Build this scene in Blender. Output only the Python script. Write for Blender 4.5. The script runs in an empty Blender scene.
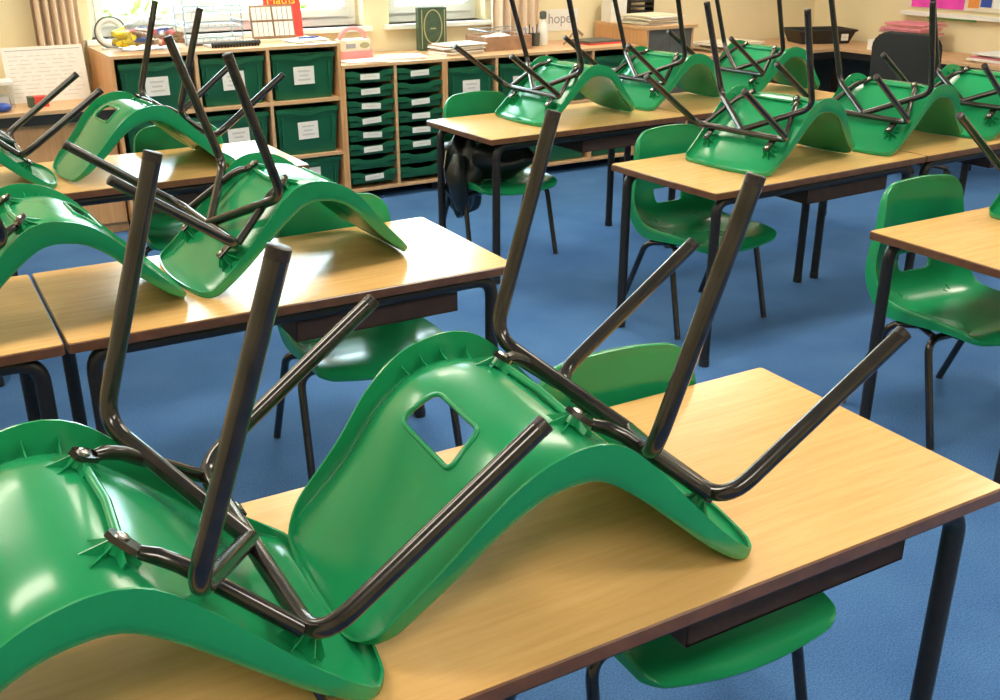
import bpy, bmesh, math, random
from mathutils import Vector, Matrix
random.seed(7)
C = bpy.context.scene.collection
R = math.radians
PI = math.pi
# ------------------------------------------------------------------ camera
cd = bpy.data.cameras.new('camera')
cam = bpy.data.objects.new('camera', cd); C.objects.link(cam)
cd.sensor_width = 36.0; cd.lens = 36.0 * 1.0305; cd.clip_start = 0.02
cam.location = (0, 0, 1.5861)
cam.rotation_euler = (PI / 2 - 0.39103, 0, -0.54742)
bpy.context.scene.camera = cam
# ------------------------------------------------------------------ sky and exposure
w = bpy.data.worlds.new('sky'); bpy.context.scene.world = w; w.use_nodes = True
bg = w.node_tree.nodes['Background']
bg.inputs[0].default_value = (0.72, 0.90, 1.0, 1); bg.inputs[1].default_value = 12.0
vs = bpy.context.scene.view_settings
vs.view_transform = 'Standard'; vs.look = 'None'; vs.gamma = 1; vs.exposure = 0.6; vs.use_curve_mapping = False
LAMP = 12.5            # strength of the ceiling panels
# room
X0, X1, Y0, Y1, ZC = -2.4, 7.0, -2.6, 6.4, 2.75
TH = 0.698            # table height
YF = 5.8              # fronts of the storage units
# ------------------------------------------------------------------ materials
def nt(name):
    m = bpy.data.materials.new(name); m.use_nodes = True
    return m, m.node_tree.nodes, m.node_tree.links, m.node_tree.nodes['Principled BSDF']
def mat(name, col, rough=0.5, metal=0.0, var=0.0, scale=30.0, bump=0.0, coat=0.0, trans=0.0, spec=0.5, stretch=None):
    m, n, l, p = nt(name)
    p.inputs['Base Color'].default_value = (*col, 1); p.inputs['Roughness'].default_value = rough
    p.inputs['Metallic'].default_value = metal; p.inputs['Coat Weight'].default_value = coat
    p.inputs['Coat Roughness'].default_value = 0.08
    p.inputs['Transmission Weight'].default_value = trans; p.inputs['Specular IOR Level'].default_value = spec
    if var or bump:
        tc = n.new('ShaderNodeTexCoord'); mp = n.new('ShaderNodeMapping')
        mp.inputs['Scale'].default_value = stretch or (1, 1, 1)
        no = n.new('ShaderNodeTexNoise'); no.inputs['Scale'].default_value = scale; no.inputs['Detail'].default_value = 5
        l.new(tc.outputs['Object'], mp.inputs[0]); l.new(mp.outputs[0], no.inputs['Vector'])
        if var:
            r = n.new('ShaderNodeValToRGB')
            r.color_ramp.elements[0].position = 0.3; r.color_ramp.elements[1].position = 0.7
            r.color_ramp.elements[0].color = (*[c * (1 - var) for c in col], 1)
            r.color_ramp.elements[1].color = (*[min(1, c * (1 + var)) for c in col], 1)
            l.new(no.outputs['Fac'], r.inputs[0]); l.new(r.outputs[0], p.inputs['Base Color'])
        if bump:
            b = n.new('ShaderNodeBump'); b.inputs['Strength'].default_value = bump; b.inputs['Distance'].default_value = 0.01
            l.new(no.outputs['Fac'], b.inputs['Height']); l.new(b.outputs[0], p.inputs['Normal'])
    return m
def emit(name, col, s):
    m, n, l, p = nt(name)
    p.inputs['Base Color'].default_value = (*col, 1); p.inputs['Emission Color'].default_value = (*col, 1)
    p.inputs['Emission Strength'].default_value = s
    return m
def glassmat(name, tint=(1, 1, 1), gloss=0.08, rough=0.02):
    m, n, l, p = nt(name)
    t = n.new('ShaderNodeBsdfTransparent'); t.inputs[0].default_value = (*tint, 1)
    g = n.new('ShaderNodeBsdfGlossy'); g.inputs['Roughness'].default_value = rough
    mx = n.new('ShaderNodeMixShader'); mx.inputs[0].default_value = gloss
    l.new(t.outputs[0], mx.inputs[1]); l.new(g.outputs[0], mx.inputs[2])
    l.new(mx.outputs[0], n['Material Output'].inputs[0])
    return m
M = {}
M['green'] = mat('green_plastic', (0.012, 0.285, 0.105), 0.23, var=0.05, scale=3, coat=0.1, spec=0.45)
M['tube'] = mat('black_painted_tube', (0.015, 0.011, 0.009), 0.22, var=0.8, scale=45, coat=0.5)
M['legpaint'] = mat('black_leg_paint', (0.013, 0.011, 0.010), 0.42, var=0.3, scale=60)
M['tip'] = mat('worn_tip', (0.020, 0.013, 0.011), 0.4, var=0.5, scale=200)
M['steel'] = mat('bolt_steel', (0.55, 0.53, 0.50), 0.25, metal=1.0)
M['wall'] = mat('cream_wall_paint', (0.83, 0.72, 0.47), 0.85, var=0.03, scale=4, bump=0.02)
M['wallwhite'] = mat('pale_wall_paint', (0.80, 0.74, 0.60), 0.85, var=0.02, scale=4)
M['ceil'] = mat('ceiling_paint', (0.85, 0.83, 0.78), 0.9)
M['white'] = mat('white_upvc', (0.85, 0.85, 0.83), 0.35)
M['paper'] = mat('white_paper', (0.82, 0.80, 0.76), 0.8, var=0.04, scale=40)
M['pinkpaper'] = mat('pink_paper', (0.78, 0.28, 0.33), 0.7, var=0.1, scale=20)
M['paleplum'] = mat('pale_pink_paper', (0.80, 0.52, 0.45), 0.7, var=0.1, scale=20)
M['ink'] = mat('printing_ink', (0.10, 0.09, 0.09), 0.8)
M['greyink'] = mat('faint_print', (0.36, 0.33, 0.33), 0.8)
M['paleink'] = mat('pale_print', (0.62, 0.56, 0.55), 0.8)
M['black'] = mat('black_plastic', (0.018, 0.018, 0.018), 0.45, var=0.2, scale=40)
M['fabric'] = mat('black_fabric', (0.02, 0.02, 0.02), 0.9, var=0.3, scale=300, bump=0.2)
M['coat'] = mat('black_shiny_cloth', (0.010, 0.013, 0.012), 0.33, var=0.4, scale=30, bump=0.35)
M['tray'] = mat('tray_green', (0.008, 0.115, 0.050), 0.38, var=0.08, scale=6)
M['shelfwood'] = None
M['curtain'] = mat('curtain_cloth', (0.84, 0.68, 0.53), 0.9, var=0.06, scale=20, stretch=(8, 8, 0.4))
M['undertray'] = mat('dark_under_tray', (0.045, 0.022, 0.016), 0.7, var=0.2, scale=30)
M['edge'] = mat('dark_brown_edge', (0.135, 0.055, 0.022), 0.35, var=0.25, scale=30, coat=0.3)
M['red'] = mat('red_card', (0.72, 0.06, 0.05), 0.45, var=0.1, scale=20)
M['yellow'] = mat('yellow_plastic', (0.85, 0.68, 0.04), 0.4)
M['blue'] = mat('blue_plastic', (0.03, 0.08, 0.42), 0.35)
M['brown'] = mat('brown_card', (0.36, 0.20, 0.12), 0.6, var=0.2, scale=20)
M['orange'] = mat('orange_plastic', (0.75, 0.28, 0.06), 0.4)
M['clear'] = glassmat('clear_plastic', (0.92, 0.95, 0.97), 0.16, 0.15)
M['glass'] = glassmat('window_glass', (0.97, 1.0, 0.99), 0.05)
M['wire'] = mat('silver_wire', (0.45, 0.52, 0.62), 0.3, metal=0.6)
M['bookgreen'] = mat('dark_green_book', (0.055, 0.095, 0.055), 0.5, var=0.25, scale=25)
M['gold'] = mat('faded_gold_print', (0.42, 0.38, 0.20), 0.5)
M['pages'] = mat('book_pages', (0.75, 0.68, 0.52), 0.8)
M['pink'] = mat('pink_plastic', (0.80, 0.30, 0.32), 0.4)
M['cream'] = mat('cream_plastic', (0.80, 0.70, 0.55), 0.4)
M['magenta'] = mat('magenta_poster', (0.80, 0.06, 0.48), 0.6, var=0.15, scale=12)
M['greenline'] = mat('green_trim', (0.12, 0.45, 0.10), 0.5)
M['greymetal'] = mat('grey_painted_metal', (0.10, 0.105, 0.10), 0.5, var=0.15, scale=20)
M['grass'] = mat('lawn', (0.22, 0.42, 0.10), 0.9, var=0.35, scale=14)
M['leaf'] = mat('shrub_leaves', (0.20, 0.40, 0.06), 0.8, var=0.5, scale=20)
M['lamp'] = emit('lamp_diffuser', (1.0, 0.90, 0.74), LAMP)
def wood(name, c1, c2, rough, axis='X', coat=0.0, grain=7.0):
    m, n, l, p = nt(name)
    tc = n.new('ShaderNodeTexCoord'); mp = n.new('ShaderNodeMapping')
    mp.inputs['Scale'].default_value = (0.6, 9, 9) if axis == 'X' else ((9, 0.6, 9) if axis == 'Y' else (9, 9, 0.6))
    l.new(tc.outputs['Object'], mp.inputs[0])
    a = n.new('ShaderNodeTexNoise'); a.inputs['Scale'].default_value = grain; a.inputs['Detail'].default_value = 8; a.inputs['Distortion'].default_value = 0.4
    l.new(mp.outputs[0], a.inputs['Vector'])
    f = n.new('ShaderNodeTexNoise'); f.inputs['Scale'].default_value = grain * 9; f.inputs['Detail'].default_value = 3
    l.new(mp.outputs[0], f.inputs['Vector'])
    mx = n.new('ShaderNodeMath'); mx.operation = 'MULTIPLY_ADD'; mx.inputs[1].default_value = 0.35
    l.new(f.outputs['Fac'], mx.inputs[0]); l.new(a.outputs['Fac'], mx.inputs[2])
    r = n.new('ShaderNodeValToRGB'); r.color_ramp.elements[0].position = 0.45; r.color_ramp.elements[1].position = 0.9
    r.color_ramp.elements[0].color = (*c1, 1); r.color_ramp.elements[1].color = (*c2, 1)
    l.new(mx.outputs[0], r.inputs[0]); l.new(r.outputs[0], p.inputs['Base Color'])
    p.inputs['Roughness'].default_value = rough; p.inputs['Coat Weight'].default_value = coat; p.inputs['Coat Roughness'].default_value = 0.12
    return m
M['laminate'] = wood('beech_laminate', (0.82, 0.515, 0.205), (0.73, 0.415, 0.145), 0.25, 'X', 0.15)
M['shelfwood'] = wood('beech_shelf_board', (0.70, 0.45, 0.25), (0.58, 0.34, 0.17), 0.45, 'X')
M['panelwood'] = wood('orange_beech_panel', (0.74, 0.42, 0.20), (0.62, 0.32, 0.13), 0.45, 'Z')
def carpet():
    m, n, l, p = nt('blue_carpet')
    tc = n.new('ShaderNodeTexCoord')
    a = n.new('ShaderNodeTexNoise'); a.inputs['Scale'].default_value = 220; a.inputs['Detail'].default_value = 3
    b = n.new('ShaderNodeTexNoise'); b.inputs['Scale'].default_value = 3.0; b.inputs['Detail'].default_value = 4
    for t in (a, b): l.new(tc.outputs['Object'], t.inputs['Vector'])
    mx = n.new('ShaderNodeMath'); mx.operation = 'MULTIPLY_ADD'; mx.inputs[1].default_value = 0.45
    l.new(b.outputs['Fac'], mx.inputs[0]); l.new(a.outputs['Fac'], mx.inputs[2])
    r = n.new('ShaderNodeValToRGB'); r.color_ramp.elements[0].position = 0.45; r.color_ramp.elements[1].position = 0.95
    r.color_ramp.elements[0].color = (0.026, 0.090, 0.262, 1); r.color_ramp.elements[1].color = (0.098, 0.228, 0.475, 1)
    l.new(mx.outputs[0], r.inputs[0]); l.new(r.outputs[0], p.inputs['Base Color'])
    bu = n.new('ShaderNodeBump'); bu.inputs['Strength'].default_value = 0.4; bu.inputs['Distance'].default_value = 0.004
    l.new(a.outputs['Fac'], bu.inputs['Height']); l.new(bu.outputs[0], p.inputs['Normal'])
    p.inputs['Roughness'].default_value = 0.95; p.inputs['Specular IOR Level'].default_value = 0.2
    return m
M['carpet'] = carpet()
# ------------------------------------------------------------------ mesh helpers
class MB:
    def __init__(s): s.v = []; s.f = []
    def add(s, vs, fs):
        k = len(s.v); s.v += [tuple(v) for v in vs]; s.f += [tuple(i + k for i in f) for f in fs]; return s
    def box(s, a, b, mtx=None):
        x0, y0, z0 = a; x1, y1, z1 = b
        vs = [(x0, y0, z0), (x1, y0, z0), (x1, y1, z0), (x0, y1, z0), (x0, y0, z1), (x1, y0, z1), (x1, y1, z1), (x0, y1, z1)]
        if mtx: vs = [mtx @ Vector(v) for v in vs]
        return s.add(vs, [(0, 3, 2, 1), (4, 5, 6, 7), (0, 1, 5, 4), (1, 2, 6, 5), (2, 3, 7, 6), (3, 0, 4, 7)])
    def tube(s, pts, r, n=10, caps=True, closed=False):
        pts = [Vector(p) for p in pts]; N = len(pts); rs = r if isinstance(r, (list, tuple)) else [r] * N
        rings = []; up = None
        for i, p in enumerate(pts):
            a = pts[(i - 1) % N] if (closed or i > 0) else p; b = pts[(i + 1) % N] if (closed or i < N - 1) else p
            t = (b - a).normalized()
            if up is None: up = Vector((0, 0, 1)) if abs(t.z) < 0.9 else Vector((1, 0, 0))
            u = (up - t * up.dot(t)).normalized(); up = u; w_ = t.cross(u)
            rings.append([p + (u * math.cos(2 * PI * k / n) + w_ * math.sin(2 * PI * k / n)) * rs[i] for k in range(n)])
        vs = [v for q in rings for v in q]; fs = []
        for i in range(N if closed else N - 1):
            j = (i + 1) % N
            fs += [(i * n + k, i * n + (k + 1) % n, j * n + (k + 1) % n, j * n + k) for k in range(n)]
        if caps and not closed: fs += [tuple(range(n - 1, -1, -1)), tuple((N - 1) * n + k for k in range(n))]
        return s.add(vs, fs)
    def lathe(s, prof, c=(0, 0, 0), n=20, mtx=None):
        vs = []; N = len(prof)
        for r, z in prof:
            for k in range(n):
                v = Vector((c[0] + r * math.cos(2 * PI * k / n), c[1] + r * math.sin(2 * PI * k / n), c[2] + z))
                vs.append(mtx @ v if mtx else v)
        fs = [(i * n + k, i * n + (k + 1) % n, (i + 1) * n + (k + 1) % n, (i + 1) * n + k) for i in range(N - 1) for k in range(n)]
        fs += [tuple(range(n - 1, -1, -1)), tuple((N - 1) * n + k for k in range(n))]
        return s.add(vs, fs)
    def prism(s, poly, a, b, axis='z', mtx=None):
        def P(u, v, h): return {'z': (u, v, h), 'y': (u, h, v), 'x': (h, u, v)}[axis]
        n = len(poly); vs = [P(u, v, a) for u, v in poly] + [P(u, v, b) for u, v in poly]
        if mtx: vs = [mtx @ Vector(v) for v in vs]
        fs = [tuple(range(n - 1, -1, -1)), tuple(range(n, 2 * n))] + [(i, (i + 1) % n, n + (i + 1) % n, n + i) for i in range(n)]
        return s.add(vs, fs)
    def mesh(s, name, m, smooth=None, bevel=0.0):
        me = bpy.data.meshes.new(name); me.from_pydata(s.v, [], s.f)
        bm = bmesh.new(); bm.from_mesh(me)
        bmesh.ops.recalc_face_normals(bm, faces=bm.faces)
        if bevel: bmesh.ops.bevel(bm, geom=[e for e in bm.edges], offset=bevel, segments=2, affect='EDGES', profile=0.7)
        bm.to_mesh(me); bm.free()
        me.materials.append(m)
        if smooth is not None:
            me.shade_smooth(); me.set_sharp_from_angle(angle=smooth)
        return me
    def build(s, name, m, parent=None, smooth=None, bevel=0.0):
        return obj(name, s.mesh(name, m, smooth, bevel), parent)
def obj(name, me, parent=None):
    o = bpy.data.objects.new(name, me); C.objects.link(o)
    if parent: o.parent = parent
    return o
def tag(o, label, cat, group=None):
    o['label'] = label; o['category'] = cat
    if group: o['group'] = group
    return o
def struct(o): o['kind'] = 'structure'; return o
def thing(name, label, cat, loc=(0, 0, 0), rz=0.0, group=None):
    o = bpy.data.objects.new(name, None); C.objects.link(o); o.empty_display_size = 0.1
    o.location = loc; o.rotation_euler = (0, 0, rz); return tag(o, label, cat, group)
def copy_tree(o, parent=None):
    c = o.copy(); C.objects.link(c); c.parent = parent
    for ch in list(o.children): copy_tree(ch, c)
    return c
def rrect(w_, h_, r, n=5):
    P = []
    for cx, cy, a0 in ((w_ / 2 - r, h_ / 2 - r, 0), (-w_ / 2 + r, h_ / 2 - r, 90), (-w_ / 2 + r, -h_ / 2 + r, 180), (w_ / 2 - r, -h_ / 2 + r, 270)):
        for k in range(n + 1):
            a = R(a0 + 90 * k / n); P.append((cx + r * math.cos(a), cy + r * math.sin(a)))
    return P
def arc_path(pts, rad, n=7):
    """poly-line with its inner corners rounded to the given radii"""
    pts = [Vector(p) for p in pts]; out = [pts[0]]
    for i in range(1, len(pts) - 1):
        p, a, b = pts[i], pts[i - 1], pts[i + 1]
        r = rad[i - 1] if isinstance(rad, (list, tuple)) else rad
        d1 = (a - p).normalized(); d2 = (b - p).normalized(); ang = d1.angle(d2)
        L = min(r / math.tan(ang / 2), 0.48 * (a - p).length, 0.48 * (b - p).length)
        A, B = p + d1 * L, p + d2 * L
        for k in range(n + 1):
            t = k / n; out.append(A * (1 - t) ** 2 + p * 2 * t * (1 - t) + B * t * t)
    out.append(pts[-1]); return out
def text_mesh(name, s, size, m, parent, mtx):
    cu = bpy.data.curves.new(name, 'FONT'); cu.body = s; cu.size = size; cu.extrude = 0.0006; cu.align_x = 'CENTER'; cu.align_y = 'CENTER'
    t = bpy.data.objects.new(name, cu); C.objects.link(t)
    me = bpy.data.meshes.new_from_object(t.evaluated_get(bpy.context.evaluated_depsgraph_get()))
    bpy.data.objects.remove(t); me.transform(mtx); me.materials.clear(); me.materials.append(m)
    return obj(name, me, parent)
# ------------------------------------------------------------------ room
def plane_box(name, a, b, m, **k): return struct(MB().box(a, b).build(name, m, **k))
plane_box('floor', (X0, Y0, -0.1), (X1, Y1 + .3, 0), M['carpet'])
plane_box('ceiling', (X0, Y0, ZC), (X1, Y1 + .3, ZC + .1), M['ceil'])
plane_box('wall_left', (X0 - .1, Y0, 0), (X0, Y1, ZC), M['wall'])
plane_box('wall_right', (X1, Y0, 0), (X1 + .1, Y1, ZC), M['wall'])
plane_box('wall_rear', (X0, Y0 - .1, 0), (X1, Y0, ZC), M['wall'])
WIN = [(1.19, 2.87), (3.05, 3.78)]; WZ0, WZ1 = 0.985, 2.35
wb = MB(); xs = [X0] + [x for q in WIN for x in q] + [X1]
for i in range(0, len(xs), 2): wb.box((xs[i], Y1, WZ0), (xs[i + 1], Y1 + .3, WZ1))
wb.box((X0, Y1, 0), (X1, Y1 + .3, WZ0)); wb.box((X0, Y1, WZ1), (X1, Y1 + .3, ZC))
struct(wb.build('wall_back', M['wall']))
for i, (a, b) in enumerate(WIN):
    wo = struct(MB().box((a - .04, Y1 - .05, WZ0 - .03), (b + .04, Y1 + .2, WZ0)).build('window_%d' % (i + 1), M['white'], bevel=.004))
    fr = MB(); t = .055; y0, y1 = Y1 + .13, Y1 + .19
    fr.box((a, y0, WZ0), (b, y1, WZ0 + t)); fr.box((a, y0, WZ1 - t), (b, y1, WZ1)); fr.box((a, y0, WZ0 + t), (a + t, y1, WZ1 - t)); fr.box((b - t, y0, WZ0 + t), (b, y1, WZ1 - t))
    fr.build('window_frame', M['white'], wo)
    n = 3 if i == 0 else 1; W = (b - a - 2 * t) / n
    for k in range(n):
        x = a + t + k * W
        if k: MB().box((x - .03, y0 - .002, WZ0 + t), (x + .03, y1, WZ1 - t)).build('mullion', M['white'], wo)
        s_ = MB(); q = .05; xa, xb = x + (.03 if k else 0), x + W - (.03 if k < n - 1 else 0); za, zb = WZ0 + t, 1.86
        s_.box((xa, y0 - .015, za), (xb, y1, za + q)); s_.box((xa, y0 - .015, zb - q), (xb, y1, zb)); s_.box((xa, y0 - .015, za + q), (xa + q, y1, zb - q)); s_.box((xb - q, y0 - .015, za + q), (xb, y1, zb - q))
        sa = s_.build('sash', M['white'], wo, bevel=.004)
        MB().box((xa + q, y0 + .02, za + q), (xb - q, y0 + .026, zb - q)).build('pane', M['glass'], sa)
        hx = xb - q / 2 if k < n - 1 else xb - q / 2
        MB().box((hx - .012, y0 - .04, 1.10), (hx + .012, y0 - .015, 1.22)).build('handle', M['greymetal'] if 0 else M['white'], sa, bevel=.004)
        MB().box((xa, y0, zb), (xb, y1, zb + .04)).build('transom', M['white'], wo)
        MB().box((xa, y0 + .02, zb + .04), (xb, y0 + .026, WZ1 - t)).build('top_pane', M['glass'], wo)
# skirting on the two visible walls
plane_box('baseboard_back', (X0, Y1 - .015, 0), (X1, Y1, .1), M['white'])
plane_box('baseboard_right', (X1 - .015, Y0, 0), (X1, Y1, .1), M['white'])
# outside
struct(MB().box((-8, Y1 + .3, -.3), (18, 30, -.1)).build('ground_outside', M['grass']))
def shrub(x, y, r, lab):
    b = MB(); rnd = random.Random(int(x * 100))
    for k in range(420):
        a, z, q = rnd.uniform(0, 2 * PI), rnd.uniform(0.05, 1), r * rnd.uniform(.75, 1.05)
        h = math.sqrt(max(0.05, 1 - (z - .35) ** 2)); c = Vector((math.cos(a) * q * h, math.sin(a) * q * h, z * r * 1.5))
        d = Vector((rnd.uniform(-1, 1), rnd.uniform(-1, 1), rnd.uniform(-1, 1))).normalized() * .09; e = d.orthogonal().normalized() * .05
        b.add([c - d, c + e, c + d, c - e], [(0, 1, 2, 3)])
    t = thing('garden_shrub', lab, 'shrub', (x, y, -.1))
    b.build('foliage', M['leaf'], t)
    MB().tube([(0, 0, 0), (.02, 0, r * .5), (0, .03, r * 1.1)], [.05, .04, .02]).build('stem', M['brown'], t)
shrub(2.3, 9.2, .7, 'leafy green shrub outside behind the wire letter trays')
shrub(3.9, 10.4, .6, 'small green shrub outside behind the red book')
# ceiling lamps
for i in range(3):
    for j in range(3):
        lx, ly = -.6 + 2.7 * i, -.5 + 2.85 * j
        t = thing('ceiling_light', 'flush rectangular ceiling light panel with warm white diffuser', 'ceiling light', (lx, ly, ZC - .05), 0, 'ceiling light panels')
        f = MB(); a, b = .62, .31
        f.box((-a, -b, 0), (a, -b + .02, .05)); f.box((-a, b - .02, 0), (a, b, .05)); f.box((-a, -b + .02, 0), (-a + .02, b - .02, .05)); f.box((a - .02, -b + .02, 0), (a, b - .02, .05))
        f.build('frame', M['white'], t); MB().box((-a + .02, -b + .02, .01), (a - .02, b - .02, .03)).build('diffuser', M['lamp'], t)
# curtains
def curtain(xa, xb, label):
    N = 60; v = []; zt, zb_ = 2.45, .86 if xa < 2 else .88
    for k in range(N + 1):
        u = k / N; v.append((xa + (xb - xa) * u, Y1 - .09 + .035 * math.sin(u * 5.5 * 2 * PI) + .008 * math.sin(u * 31)))
    b = MB(); vs = []; fs = []
    for z in (zb_, 1.4, 2.0, zt): vs += [(x, y, z) for x, y in v]
    for z in (zb_, 1.4, 2.0, zt): vs += [(x, y + .006, z) for x, y in v]
    n = N + 1
    for q in range(3):
        for k in range(N):
            fs.append((q * n + k, q * n + k + 1, (q + 1) * n + k + 1, (q + 1) * n + k))
            o_ = 4 * n; fs.append((o_ + q * n + k + 1, o_ + q * n + k, o_ + (q + 1) * n + k, o_ + (q + 1) * n + k + 1))
    b.add(vs, fs); t = thing('curtain', label, 'curtain', (0, 0, 0))
    b.build('cloth', M['curtain'], t, smooth=1.2)
    MB().tube([(xa - .05, Y1 - .09, zt + .01), (xb + .05, Y1 - .09, zt + .01)], .012).build('rail', M['white'], t)
curtain(.88, 1.12, 'narrow peach curtain hanging beside the tall tray cabinet')
curtain(3.79, 4.16, 'peach pleated curtain hanging beside the window above the wooden crate')
# ------------------------------------------------------------------ tables
TL, TW = 1.2, 0.6
def make_table():
    t = thing('classroom_table', 'x', 'table', group=None)
    P = rrect(TL - .006, TW - .006, .008); P2 = rrect(TL, TW, .010)
    tp = MB().prism(P, TH - .025, TH).build('top_panel', M['laminate'], t)
    e = MB(); n = len(P); z0, z1 = TH - .027, TH - .0015
    vs = [(x, y, z0) for x, y in P] + [(x, y, z1) for x, y in P] + [(x, y, z0 + .002) for x, y in P2] + [(x, y, z1 - .002) for x, y in P2]
    fs = []
    for i in range(n):
        j = (i + 1) % n
        fs += [(i, 2 * n + i, 2 * n + j, j), (2 * n + i, 3 * n + i, 3 * n + j, 2 * n + j), (3 * n + i, n + i, n + j, 3 * n + j)]
    e.add(vs, fs).build('edge_band', M['edge'], t, smooth=.6)
    r = .019; hx, hy, zt = TL / 2 - .055, TW / 2 - .045, TH - .027 - r
    for sy in (-1, 1):
        p = arc_path([(-hx, sy * hy, .0), (-hx, sy * hy, zt), (hx, sy * hy, zt), (hx, sy * hy, 0)], .055, 8)
        k = len(p) // 2
        half = [q for q in p if q.x < -hx + .12]; half2 = [q for q in p if q.x > hx - .12]
        for hp in (half, half2):
            foot = hp[0] if hp[0].z < .01 else hp[-1]
            lg = MB().tube([q if q.z > .01 else Vector((q.x, q.y, .012)) for q in hp], r, 12).build('leg', M['legpaint'], t, smooth=.7)
            MB().lathe([(.016, 0), (.021, .002), (.021, .03)], (foot.x, foot.y, 0), 12).build('rubber_foot', M['black'], lg, smooth=.7)
        MB().tube([half[-1], half2[0]], r, 12).build('long_rail', M['legpaint'], t, smooth=.7)
    for sx in (-1, 1):
        MB().box((sx * (hx - .13) - .015, -hy, zt - .012), (sx * (hx - .13) + .015, hy, zt + .016)).build('cross_rail', M['legpaint'], t)
    for sx in (1,):   # shallow tray for books under the top
        b = MB(); cx = .205 if sx > 0 else -.30; a = .24 if sx > 0 else .15; zb = TH - .132; zt2 = TH - .028; q = .004; ya, yb = -.235, .2
        b.box((cx - a, ya, zb), (cx + a, yb, zb + q)); b.box((cx - a, ya, zb), (cx - a + q, yb, zt2)); b.box((cx + a - q, ya, zb), (cx + a, yb, zt2)); b.box((cx - a, ya, zb), (cx + a, ya + q, zt2)); b.box((cx - a, yb - q, zb), (cx + a, yb, zt2))
        b.build('under_tray', M['undertray'], t)
    return t
table0 = make_table(); tused = [False]
def table(cx, cy, rz, label):
    t = table0 if not tused[0] else copy_tree(table0); tused[0] = True
    t.location = (cx, cy, 0); t.rotation_euler = (0, 0, rz); t['label'] = label; t['group'] = 'beech topped classroom tables'
    return t
def table_at(x, y, rz, u, v, label):   # x,y is the corner at (u,v) of the table centre frame
    c, s = math.cos(rz), math.sin(rz); return table(x - (u * c - v * s), y - (u * s + v * c), rz, label)
hL, hW = TL / 2, TW / 2
G = .006
table_at(1.5415, .864, -.027, hL, -hW, 'beech table with an upturned chair lapping over its neighbour and a bare warm lit end')
table_at(1.5415 - (TL + G) * math.cos(-.027), .864 - (TL + G) * math.sin(-.027), -.027, hL, -hW, 'beech table under the big upturned chair with its front legs over the next chair')
table_at(1.492, 2.360, -.021, hL, -hW, 'beech table with a bright sky reflection, its end next to the blue aisle')
table_at(1.492 - (TL + G) * math.cos(-.021), 2.360 - (TL + G) * math.sin(-.021), -.021, hL, -hW, 'beech table butted end to end against the table with the sky reflection')
table_at(2.542, 2.688, .029, -hL, -hW, 'beech table with an empty end and the green chair with a square hand hole beneath')
table_at(2.542 + (TL + G) * math.cos(.029), 2.688 + (TL + G) * math.sin(.029), .029, -hL, -hW, 'beech table in front of the black office chair, joined to a longer row')
table_at(2.372, 3.965, .029, -hL, -hW, 'beech table with the black coat hanging underneath its end')
table_at(2.372 + (TL + G) * math.cos(.029), 3.965 + (TL + G) * math.sin(.029), .029, -hL, -hW, 'beech table between the corner cabinet and the front row of upturned chairs')
table_at(1.487, 3.910, .005, hL, -hW, 'beech table in front of the tall tray cabinet')
table_at(1.487 - (TL + G), 3.910, .005, hL, -hW, 'beech table in front of the low side bench')
table_at(2.615, 1.476, -.014, -hL, -hW, 'beech table with a green chair tucked behind its bare corner')
# ------------------------------------------------------------------ chairs
PROF = [(.270, -.023), (.230, .008), (.15, .017), (.059, .015), (-.039, .013), (-.1076, .022), (-.151, .056), (-.1755, .0955), (-.188, .150), (-.192, .2308), (-.204, .316), (-.220, .392)]
WID = [.202, .212, .216, .217, .216, .215, .216, .215, .208, .193, .181, .172]
DEP = [.014, .023, .030, .037, .047, .057, .052, .044, .037, .032, .026, .014]
DISH = [.003, .013, .021, .027, .030, .034, .038, .036, .030, .024, .015, .003]
def spline(tab, s):
    N = len(tab); s = min(max(s, 0), N - 1 - 1e-6); i = int(s); u = s - i
    def g(k): return Vector(tab[k]) if isinstance(tab[k], tuple) else tab[k]
    def tan(k):
        if k == 0: return g(1) - g(0)
        if k == N - 1: return g(N - 1) - g(N - 2)
        return (g(k + 1) - g(k - 1)) * .5
    return g(i) * (2 * u ** 3 - 3 * u ** 2 + 1) + tan(i) * (u ** 3 - 2 * u ** 2 + u) + g(i + 1) * (-2 * u ** 3 + 3 * u ** 2) + tan(i + 1) * (u ** 3 - u ** 2)
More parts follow.
